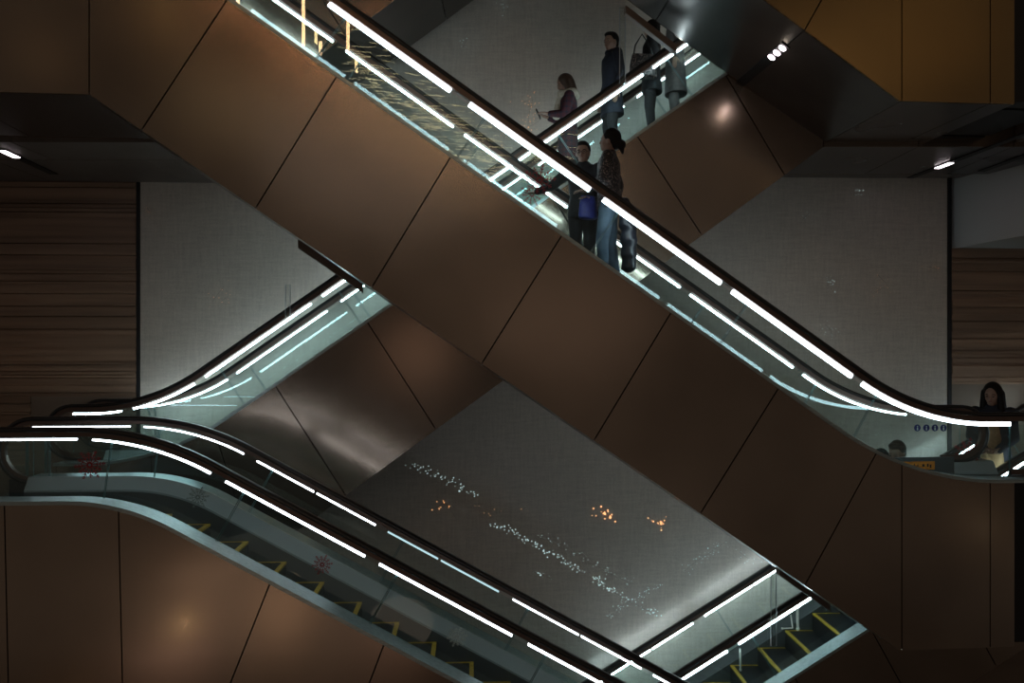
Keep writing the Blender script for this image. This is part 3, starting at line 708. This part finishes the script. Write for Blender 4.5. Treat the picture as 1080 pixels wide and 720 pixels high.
# couple on A
p5,h5=snap(PA,pathA,TSA,642,137,0.42,.76,True)
person('woman with a black bun, patterned black jacket and blue jeans on the front escalator',p5,R(168),h5,patt,jeans,((.05,.20,1.14),(.22,.10,1.05),(1,-.2,0)),((-.09,-.20,1.14),(-.06,-.24,.92),(.2,0,-1)),'bun',HAIR,None,R(-8),R(-6),sex='f',legpose={1:((0,.09,.90),(.06,.10,.50),(.04,.10,.09)),-1:((0,-.09,.90),(-.01,-.10,.50),(-.07,-.10,.09))})
jk=empty('puffer_jacket',p5+Vector((.20,-.12,.30)),R(10)); tag(jk,'black quilted jacket hanging folded from the arm of the woman in jeans','jacket')
mb=MB(); loft(mb,[(0,0,-.12,.04,.05),(0,0,-.08,.085,.08),(.005,0,.02,.075,.07),(0,0,.06,.095,.085),(0,0,.16,.078,.07),(0,0,.22,.10,.088),(0,0,.32,.08,.072),(-.01,0,.38,.10,.085),(-.02,0,.50,.08,.07),(-.04,0,.58,.095,.075),(-.07,0,.68,.06,.06)],20); remeshed(mb,'quilted_body',puffer,jk,.012,2)
mb=MB(); cap(mb,(.05,.03,.50),(.07,.05,.06),.045,.038); remeshed(mb,'sleeve',puffer,jk,.012,2)
p6,h6=snap(PA,pathA,TSA,615,150,0.78,.76,True)
def specs(root,hp):
    for y in (-1,1):
        mb=MB(); mb.tube([hp(.100,y*.032+.024*math.cos(a),1.575+.018*math.sin(a)) for a in [2*math.pi*k/14 for k in range(15)]],.0028,6,False); g=mb.build('spectacle_rim',M['black'],root)
    mb=MB(); mb.tube([hp(.100,-.01,1.58),hp(.103,0,1.583),hp(.100,.01,1.58)],.0025,6); mb.build('spectacle_bridge',M['black'],root)
    for y in (-1,1):
        mb=MB(); mb.tube([hp(.098,y*.056,1.58),hp(.0,y*.082,1.582)],.0025,6); mb.build('spectacle_arm',M['black'],root)
person('man with glasses and black jacket reaching left along the far handrail',p6,R(-118),h6,blackc,blackc,((.02,.24,1.15),(.20,.14,1.02),(1,-.2,0)),((.12,-.32,1.22),(.10,-.55,1.17),(0,-1,-.1)),'short',HAIR,None,R(12),R(4),extras=specs,legpose={1:((0,.09,.90),(.03,.09,.50),(0,.09,.09)),-1:((0,-.09,.90),(.0,-.09,.50),(-.03,-.09,.09))})
bb=empty('handbag',p6+Vector((.03,-.27,.78)),R(20)); tag(bb,'deep blue bag held in front of the man with glasses','bag')
mb=MB(); loft(mb,[(0,0,0,.09,.05),(0,0,.02,.115,.065),(0,0,.18,.10,.055),(0,0,.26,.085,.03)],20); remeshed(mb,'bag_body',cloth('blue_bag_cloth',(.014,.02,.15),.45),bb,.010,2)
mb=MB(); mb.tube([(-.06,0,.24),(-.05,0,.32),(0,0,.36),(.05,0,.32),(.06,0,.24)],.008,8); mb.build('handle',M['black'],bb,True)
# D riders at the right
p7,h7=snap(PD,pathD,TSD,1047,404,0.42,0.89,False)
def openfront(root,hp):
    mb=MB(); loft(mb,[(.075,0,.48,.17,.13),(.065,0,.85,.135,.12),(.055,0,1.1,.112,.10),(.05,0,1.38,.10,.07)],20); o=remeshed(mb,'dress',tan,root,.012,2)
person('long-haired woman in a dark coat over a tan dress beside the right newel',p7,R(235),h7,navy,blackc,((.06,.20,1.12),(.21,.05,.98),(.4,-1,0)),((.06,-.20,1.12),(.21,-.05,1.0),(.4,1,0)),'long',HAIR,.45,R(-10),R(8),extras=openfront,sex='f')
p8,h8=snap(PD,pathD,TSD,948,465,0.35,0.89,False)
person('man with cropped brown hair whose head shows above the orange strip',p8,R(205),h8,blackc,blackc,ARM_DOWN(1),ARM_DOWN(-1),'short',HAIRB,None,R(10),R(18))
p9,h9=snap(PD,pathD,TSD,930,474,0.8,0.89,False)
person('dark-haired rider barely showing at the left end of the orange strip',p9,R(200),h9,blackc,blackc,ARM_DOWN(1),ARM_DOWN(-1),'short',HAIR,None,0,R(12))

# ------------------------------------------------------------------ ceiling lights in slots
def slot_light(name,label,pts,normal_down,lamp,wd,m_slot=None,seg3=False,group=None):
    """pts: two ends of the slot; lamp: fractions along it that shine"""
    a,b=pts; d=(b-a); Ln=d.length; d.normalize(); up=normal_down; sd=d.cross(up).normalized()
    root=empty(name,a,0); tag(root,label,'ceiling light',group)
    def bar(q0,q1,w_,h0,h1,nm,m):
        mb=MB(); v=[d*q+sd*s_+up*h for q in (q0,q1) for s_ in (-w_,w_) for h in (h0,h1)]
        mb.add(v,[(0,1,3,2),(4,6,7,5),(0,4,5,1),(2,3,7,6),(0,2,6,4),(1,5,7,3)]); mb.build(nm,m,root)
    bar(0,Ln,wd,.001,.014,'slot_trim',M['black'])
    for q0,q1 in lamp:
        if len(lamp)>1:
            mb=MB(); rt=Matrix((d,sd,up)).transposed(); mb.ell(d*((q0+q1)/2*Ln)+up*.018,(wd*.8,wd*.8,.014),rt,14,8); mb.build('lens',M['spot_led'],root,True)
        else: bar(q0*Ln,q1*Ln,wd*.75,.015,.022,'lens',M['spot_led'])
dn=Vector((0,0,-1))
zc=zL; SZ_=SZ; SZ=kb.y+FLOOR1
slot_light('slot_ceiling_light','slim ceiling light slot at the left edge under the upper floor',[onz(1,157,zc),onz(57,183,zc)],dn,[(.02,.27)],.055,group='slot lights')
slot_light('slot_ceiling_light','slim ceiling light slot at the right, low under the upper floor',[onz(960,187,SZ),onz(1085,139,SZ)],dn,[(.27,.40)],.05,group='slot lights')
slot_light('slot_ceiling_light','dark unlit ceiling slot at the far right corner',[onz(1035,180,SZ),onz(1085,162,SZ)],dn,[],.05,group='slot lights')
SZ=SZ_
# lamp slot on the sloping underside of F
def onF(px,py):
    a=(px-HX)/F; c=-(py-HY)/F
    p0=PA.world(botA[1].x,0,botA[1].y+STOREY); p1=PA.world(botA[2].x,0,botA[2].y+STOREY); nn=(p1-p0).normalized(); cr=nn.cross(Vector((-PA.s,PA.c,0)))
    o=Vector((0,0,CZ)); d=Vector((a,1,c)); k=(p0-o).dot(cr)/d.dot(cr); return o+d*k
nF=(botA[2]-botA[1]).normalized(); upF=Vector((nF.y*PA.c,nF.y*PA.s,-nF.x)); 
slot_light('slot_ceiling_light','dark slot with three small bright lamps on the upper right underside',[onF(777,91),onF(829,47)],upF,[(.72,.78),(.82,.88),(.92,.98)],.055,group='slot lights')
# ------------------------------------------------------------------ glowing specks on the back wall that stand in for reflected glints
ice=mat('cool_glint',(.6,.7,.7),.4,0,(.62,.86,.88),.75); amber=mat('amber_glint',(.8,.5,.3),.4,0,(1,.48,.20),1.6); amberd=mat('dim_amber_glint',(.8,.5,.3),.4,0,(1,.55,.22),.55)
added_wire=mat('added_thin_wire',(.12,.12,.115),.6)
def glint_trail(label, pts, n, spread, m, size, seed, big=.3, cat='painted glints'):
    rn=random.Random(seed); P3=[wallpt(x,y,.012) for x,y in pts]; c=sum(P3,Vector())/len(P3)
    root=empty('painted_glint_trail',c,0); tag(root,label,cat,'painted glints on the back wall')
    # thin link added between the specks
    mb=MB(); mb.tube([p-c for p in P3],.0015,5); mb.build('added_wire',added_wire,root)
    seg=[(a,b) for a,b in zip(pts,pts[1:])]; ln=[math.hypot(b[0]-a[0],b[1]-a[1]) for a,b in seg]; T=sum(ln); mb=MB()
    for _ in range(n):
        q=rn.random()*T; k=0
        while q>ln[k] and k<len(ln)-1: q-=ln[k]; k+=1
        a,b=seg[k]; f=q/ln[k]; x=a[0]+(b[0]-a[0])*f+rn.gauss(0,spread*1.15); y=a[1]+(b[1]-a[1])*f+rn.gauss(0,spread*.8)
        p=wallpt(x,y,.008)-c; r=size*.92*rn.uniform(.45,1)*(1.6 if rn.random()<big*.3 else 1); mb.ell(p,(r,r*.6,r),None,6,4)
    o=mb.build('painted_glint',m,root); o['kind']='stuff'
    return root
S=glint_trail
S('trail of tiny cool glints starting below the crossing at mid picture',[(434,491),(445,496),(467,503),(478,509),(494,518),(500,524)],60,3.0,ice,.009,1)
S('dense diagonal trail of cool glints across the lower wall',[(522,554),(540,560),(556,570),(574,580),(590,588),(614,604)],95,2.2,ice,.010,2)
S('thin upper trail of cool glints above the dense diagonal one',[(566,565),(594,575),(618,586),(636,601),(668,616)],50,2.6,ice,.007,3)
S('cool glints running down right to just above the lower right handrail',[(626,608),(642,620),(662,633),(680,642),(694,648)],75,2.4,ice,.010,4)
S('cool glints crossing the diagonal trail and rising to the right',[(642,650),(660,636),(672,630),(684,622),(696,617)],50,2.0,ice,.008,5)
S('faint cool glints under the front flight at lower right',[(722,602),(734,592),(748,583),(764,572)],45,3.2,ice,.007,6)
S('sparse cool glint cluster nearest the lower edge of the front flight',[(780,582),(788,588),(800,590)],14,4,ice,.007,7)
S('loose short row of cool glints below the dense diagonal trail',[(562,602),(570,606),(582,610)],12,1.6,ice,.007,8)
S('brightest amber glint cluster on the lower wall',[(634,540),(639,539),(643,546)],16,4.5,amber,.013,9)
S('amber glint cluster just right of the brightest one',[(683,544),(692,549),(702,550),(698,558)],16,3.5,amber,.012,10)
S('small amber glint cluster on the wall above the front left handrail',[(453,538),(464,533),(470,530),(480,545)],10,3,amber,.008,11)
S('lone faint amber glints in the middle of the lower wall',[(496,530),(520,540),(546,540),(556,534)],9,3,amberd,.008,12)
S('golden vertical scatter of glints left of the scarfed woman',[(552,108),(562,104),(558,120),(556,135),(568,128)],42,6,amberd,.009,13)
S('golden glints behind the glass below the scarfed woman',[(525,120),(535,135),(530,150),(540,160)],20,7,amberd,.007,14)
S('few cool glints at the top of the wall',[(486,44),(492,42),(488,50)],6,2,ice,.008,15)
S('faint glints at the very top edge of the wall',[(528,2),(533,5),(530,12)],10,3,ice,.007,16)
S('small cluster of glints on the left wall panel',[(224,318),(236,302),(241,312),(233,318)],14,4,amberd,.008,17)
S('two faint glints near the wood slats',[(155,219),(158,223)],4,1.5,amberd,.006,18)
S('faint glints high on the right wall',[(900,206),(906,203),(909,204)],9,2.5,ice,.006,19)
S('faint glints left of the high right ones',[(846,232),(853,225)],5,1.5,ice,.005,20)
S('middle cluster of faint glints on the right wall',[(872,297),(880,296),(876,303)],18,4,ice,.006,21)
S('scattered faint glints right of the middle cluster',[(926,290),(936,300),(924,308)],14,5,amberd,.005,22)
S('lower cluster of faint glints on the right wall by the handrail',[(870,342),(876,348),(877,356)],20,4,ice,.006,23)
S('faint glints beside the dark strip on the right',[(980,281),(988,284)],7,3,amberd,.005,24)
# ------------------------------------------------------------------ clear guard posts where flights cross
def clear_post(name,label,P,px,y0,y1,n,w_,parent=None):
    a=P.tz(px,y0,n); b=P.tz(px,y1,n); root=P.root(name); root.location=P.world(a.x,n,b.y); tag(root,label,'guard')
    mb=MB(); mb.box(-w_,w_,-.006,.006,0,a.y-b.y); mb.build('clear_plate',M['clear'],root,bevel=.002)
    for s_ in ((-1,1) if w_>.02 else ()): mb=MB(); mb.tube([(s_*w_,0,0),(s_*w_,0,a.y-b.y)],.006,6); mb.build('polished_edge',EDGE,root)
EDGE=mat('acrylic_edge',(.42,.44,.45),.2,0,spec=.8)
clear_post('hanging_guard_plate','clear hanging guard plate with bright edges beside the man in navy',PB,656.5,8,88,-.06,.035)
clear_post('hanging_guard_plate','tall clear guard plate standing over the lower right handrail',PD,816,604,681,-.06,.035)
clear_post('hanging_guard_plate','faint clear guard plate by the left end of the rear flight',PB,303.5,300,334,-.06,.03)
# bent white tubing behind the lower right rail
def pipe(label,pts,n,r=.011):
    P3=[PD.world(*(lambda q:(q.x,n,q.y))(PD.tz(x,y,n))) for x,y in pts]; root=empty('bent_tube',P3[-1],0); tag(root,label,'tube')
    mb=MB(); mb.tube([p-P3[-1] for p in P3],r,8); mb.build('white_tube',WT_,root,True)
    mb=MB(); mb.ell((0,0,0),(r*1.5,)*3,None,8,6); mb.build('end_cap',WT_,root,True)
WT_=mat('white_tube_paint',(.62,.58,.52),.4)
pipe('bent pale tube with square top beside the clear plate at lower right',[(847,634),(841,634.5),(841,650),(841.5,663)],.5,.017)
pipe('short bent pale tube hooking left under the lit rail at lower right',[(834,648),(836,662),(825,662.5)],.5,.010)
pipe('straight pale upright rod under the lit rail at lower right',[(780.5,684),(781,695),(781,706)],.05,.013)
pipe('small pale hook close under the front flight at lower right',[(854,624),(855,630),(852,634)],.2,.008)
# glass barrier panels of the landings
def barrier(label,xs,y,z0,h):
    root=empty('glass_barrier',(xs[0],y,z0),0); tag(root,label,'barrier')
    for a,b in zip(xs,xs[1:]):
        mb=MB(); mb.box(a-xs[0]+.01,b-xs[0]-.01,-.006,.006,.06,h); g=mb.build('glass_panel',M['glass'],root)
        for e in (a-xs[0]+.01,b-xs[0]-.01): mb=MB(); mb.tube([(e,0,.06),(e,0,h)],.008,6); mb.build('glass_edge',M['glass_edge'],g)
    mb=MB(); mb.box(0,xs[-1]-xs[0],-.03,.03,0,.06); mb.build('base_channel',M['skirt'],root)
    mb=MB(); mb.tube([(0,0,h+.015),(xs[-1]-xs[0],0,h+.015)],.022,10); mb.build('top_rail',M['skirt'],root,True)
barrier('low glass barrier on the left landing between the two newels',[-6.6,W(28.5,0,9.6).x,W(48.5,0,9.6).x,W(48.5,0,9.6).x+.02],9.6,FLOOR1,.86)
# ------------------------------------------------------------------ unseen fill lights added behind the viewer
def area(name,loc,target,sx,sy,power,col,shape='ELLIPSE'):
    l=bpy.data.lights.new(name,'AREA'); l.shape=shape; l.size=sx; l.size_y=sy; l.energy=power; l.color=col
    o=bpy.data.objects.new(name,l); C.objects.link(o); o.location=loc; o.rotation_euler=(Vector(target)-Vector(loc)).to_track_quat('-Z','Y').to_euler(); return o
def spot(name,loc,target,power,col,ang=50,rad=.05,blend=.8):
    l=bpy.data.lights.new(name,'SPOT'); l.energy=power; l.color=col; l.spot_size=R(ang); l.spot_blend=blend; l.shadow_soft_size=rad
    o=bpy.data.objects.new(name,l); C.objects.link(o); o.location=loc; o.rotation_euler=(Vector(target)-Vector(loc)).to_track_quat('-Z','Y').to_euler(); return o
area('fill_light',(-.5,-8,CZ+6),(0,10,CZ),8,5,18,(1,.90,.82))
area('fill_light',(-5,-8,CZ-7),(-2,9,CZ-2),6,4,9,(1,.80,.66))
area('fill_light',(5,-8,CZ-7),(1,9,CZ-1),6,4,11,(1,.80,.68))
area('fill_light',(10,-4,CZ+7),(5,9,CZ+3),3,3,12,(1,.68,.34))
def mirr(P,px,py,q,n0=-.22):
    V=Vector(((px-HX)/F*q,q,-(py-HY)/F*q+CZ)); n=Vector((-P.s,P.c,0)); return V-n*(2*((V-P.world(0,n0,0)).dot(n)))
def soft(P,px,py,q,sz,pw,col):
    l=mirr(P,px,py,q); h=P.tz(px,py,-.22); area('sheen_light',l,P.world(h.x,-.22,h.y),sz[0],sz[1],pw,col)  # small unseen area light added at the mirror point for a soft sheen
soft(PC,300,640,18,(.9,1.3),3,(1,.62,.36)); soft(PC,215,605,18,(1.8,.35),1.8,(1,.66,.44)); soft(PC,185,690,18,(1.8,.4),2,(1,.62,.48))
soft(PC,80,735,18,(1.2,.6),2,(1,.6,.3)); soft(PC,420,665,18,(1.5,1.2),1.8,(1,.62,.46))
soft(PA,600,340,20,(4.5,2.6),3.6,(1,.72,.56)); soft(PA,250,110,20,(3,2),2.5,(1,.78,.42)); soft(PA,172,2,20,(.25,1.0),1.2,(1,.62,.2)); soft(PA,180,32,20,(.2,.5),.25,(1,.62,.2))
soft(PB,440,370,20,(1.5,1.5),2,(1,.62,.44)); soft(PA,985,60,20,(2.2,.6),2,(1,.62,.24)); soft(PA,960,10,20,(2.2,.4),1.6,(1,.62,.24)); soft(PA,1035,555,20,(.3,.7),.5,(1,.75,.45))
soft(PA,45,60,20,(1.0,1.0),.6,(1,.6,.25))
def point(loc,pw,col,rad):
    l=bpy.data.lights.new('highlight_point','POINT'); l.energy=pw; l.color=col; l.shadow_soft_size=rad; o=bpy.data.objects.new('highlight_point',l); C.objects.link(o); o.location=loc
point(mirr(PC,195,657,11),1.6,(1,.70,.38),.03)  # unseen point light added for the warm highlight on the front side panel
point(onF(822,53)+upF*.09,0.28,(1,.88,.72),.03)
# ------------------------------------------------------------------ unseen warm bars and net added behind the viewer, mirrored in the front glass
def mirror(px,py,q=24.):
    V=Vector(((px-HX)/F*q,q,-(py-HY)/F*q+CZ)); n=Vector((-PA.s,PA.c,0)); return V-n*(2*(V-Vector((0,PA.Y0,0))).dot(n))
warm=mat('added_warm_bar',(.9,.7,.4),.4,0,(1,.52,.25),22); warm2=mat('added_warm_thread',(.9,.7,.4),.4,0,(1,.68,.36),4.5)
for k,(x,y0,y1,lab) in enumerate(((320,-30,48,'long added warm light bar mirrored at the top of the front glass'),(367,-12,53,'added warm light bar mirrored right of the long one'),(338,44,58,'short added warm light bar mirrored below the long one'),(251,-20,15,'added warm light bar mirrored at the top left end of the front glass'))):
    a=mirror(x,y0); b=mirror(x,y1); root=empty('added_light_bar',b,0); tag(root,lab,'added light','added light bars')
    mb=MB(); mb.tube([(0,0,0),(0,0,a.z-b.z)],.05,10); mb.build('added_glowing_tube',warm,root,True)
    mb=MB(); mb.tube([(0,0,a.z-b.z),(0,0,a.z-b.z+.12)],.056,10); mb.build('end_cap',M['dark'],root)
    mb=MB(); mb.tube([(0,0,a.z-b.z+.12),(0,0,a.z-b.z+3)],.006,5); mb.build('added_cable',M['dark'],root)
rn=random.Random(9); c=mirror(470,110); root=empty('added_light_net',c,0); tag(root,'added net of fine golden threads mirrored in the upper front glass','added light net'); mb=MB()
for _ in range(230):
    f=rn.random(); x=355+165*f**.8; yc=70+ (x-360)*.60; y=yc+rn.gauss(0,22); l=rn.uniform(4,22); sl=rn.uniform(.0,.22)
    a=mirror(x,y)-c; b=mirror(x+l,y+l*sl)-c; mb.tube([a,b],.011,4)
o=mb.build('added_light_threads',warm2,root); o['kind']='stuff'  # glowing threads added out of view for the dashes mirrored in the glass


# ------------------------------------------------------------------ light
w=bpy.data.worlds.new('world'); bpy.context.scene.world=w; w.use_nodes=True; nt=w.node_tree; N=nt.nodes; L=nt.links
bg=N['Background']; tc=N.new('ShaderNodeTexCoord'); nz=N.new('ShaderNodeTexNoise'); nz.inputs['Scale'].default_value=2.2; nz.inputs['Detail'].default_value=2
rp=N.new('ShaderNodeValToRGB'); rp.color_ramp.elements[0].position=.38; rp.color_ramp.elements[1].position=.68
rp.color_ramp.elements[0].color=(.030,.026,.023,1); rp.color_ramp.elements[1].color=(.092,.072,.056,1)
L.new(tc.outputs['Generated'],nz.inputs['Vector']); L.new(nz.outputs['Fac'],rp.inputs[0]); L.new(rp.outputs[0],bg.inputs['Color']); bg.inputs['Strength'].default_value=1.0
s=bpy.context.scene; s.view_settings.view_transform='Standard'; s.view_settings.look='None'; s.view_settings.gamma=1; s.view_settings.use_curve_mapping=False
s.view_settings.exposure=0.0
s.cycles.use_denoising=True; s.cycles.max_bounces=8; s.cycles.transparent_max_bounces=24; s.cycles.sample_clamp_indirect=4
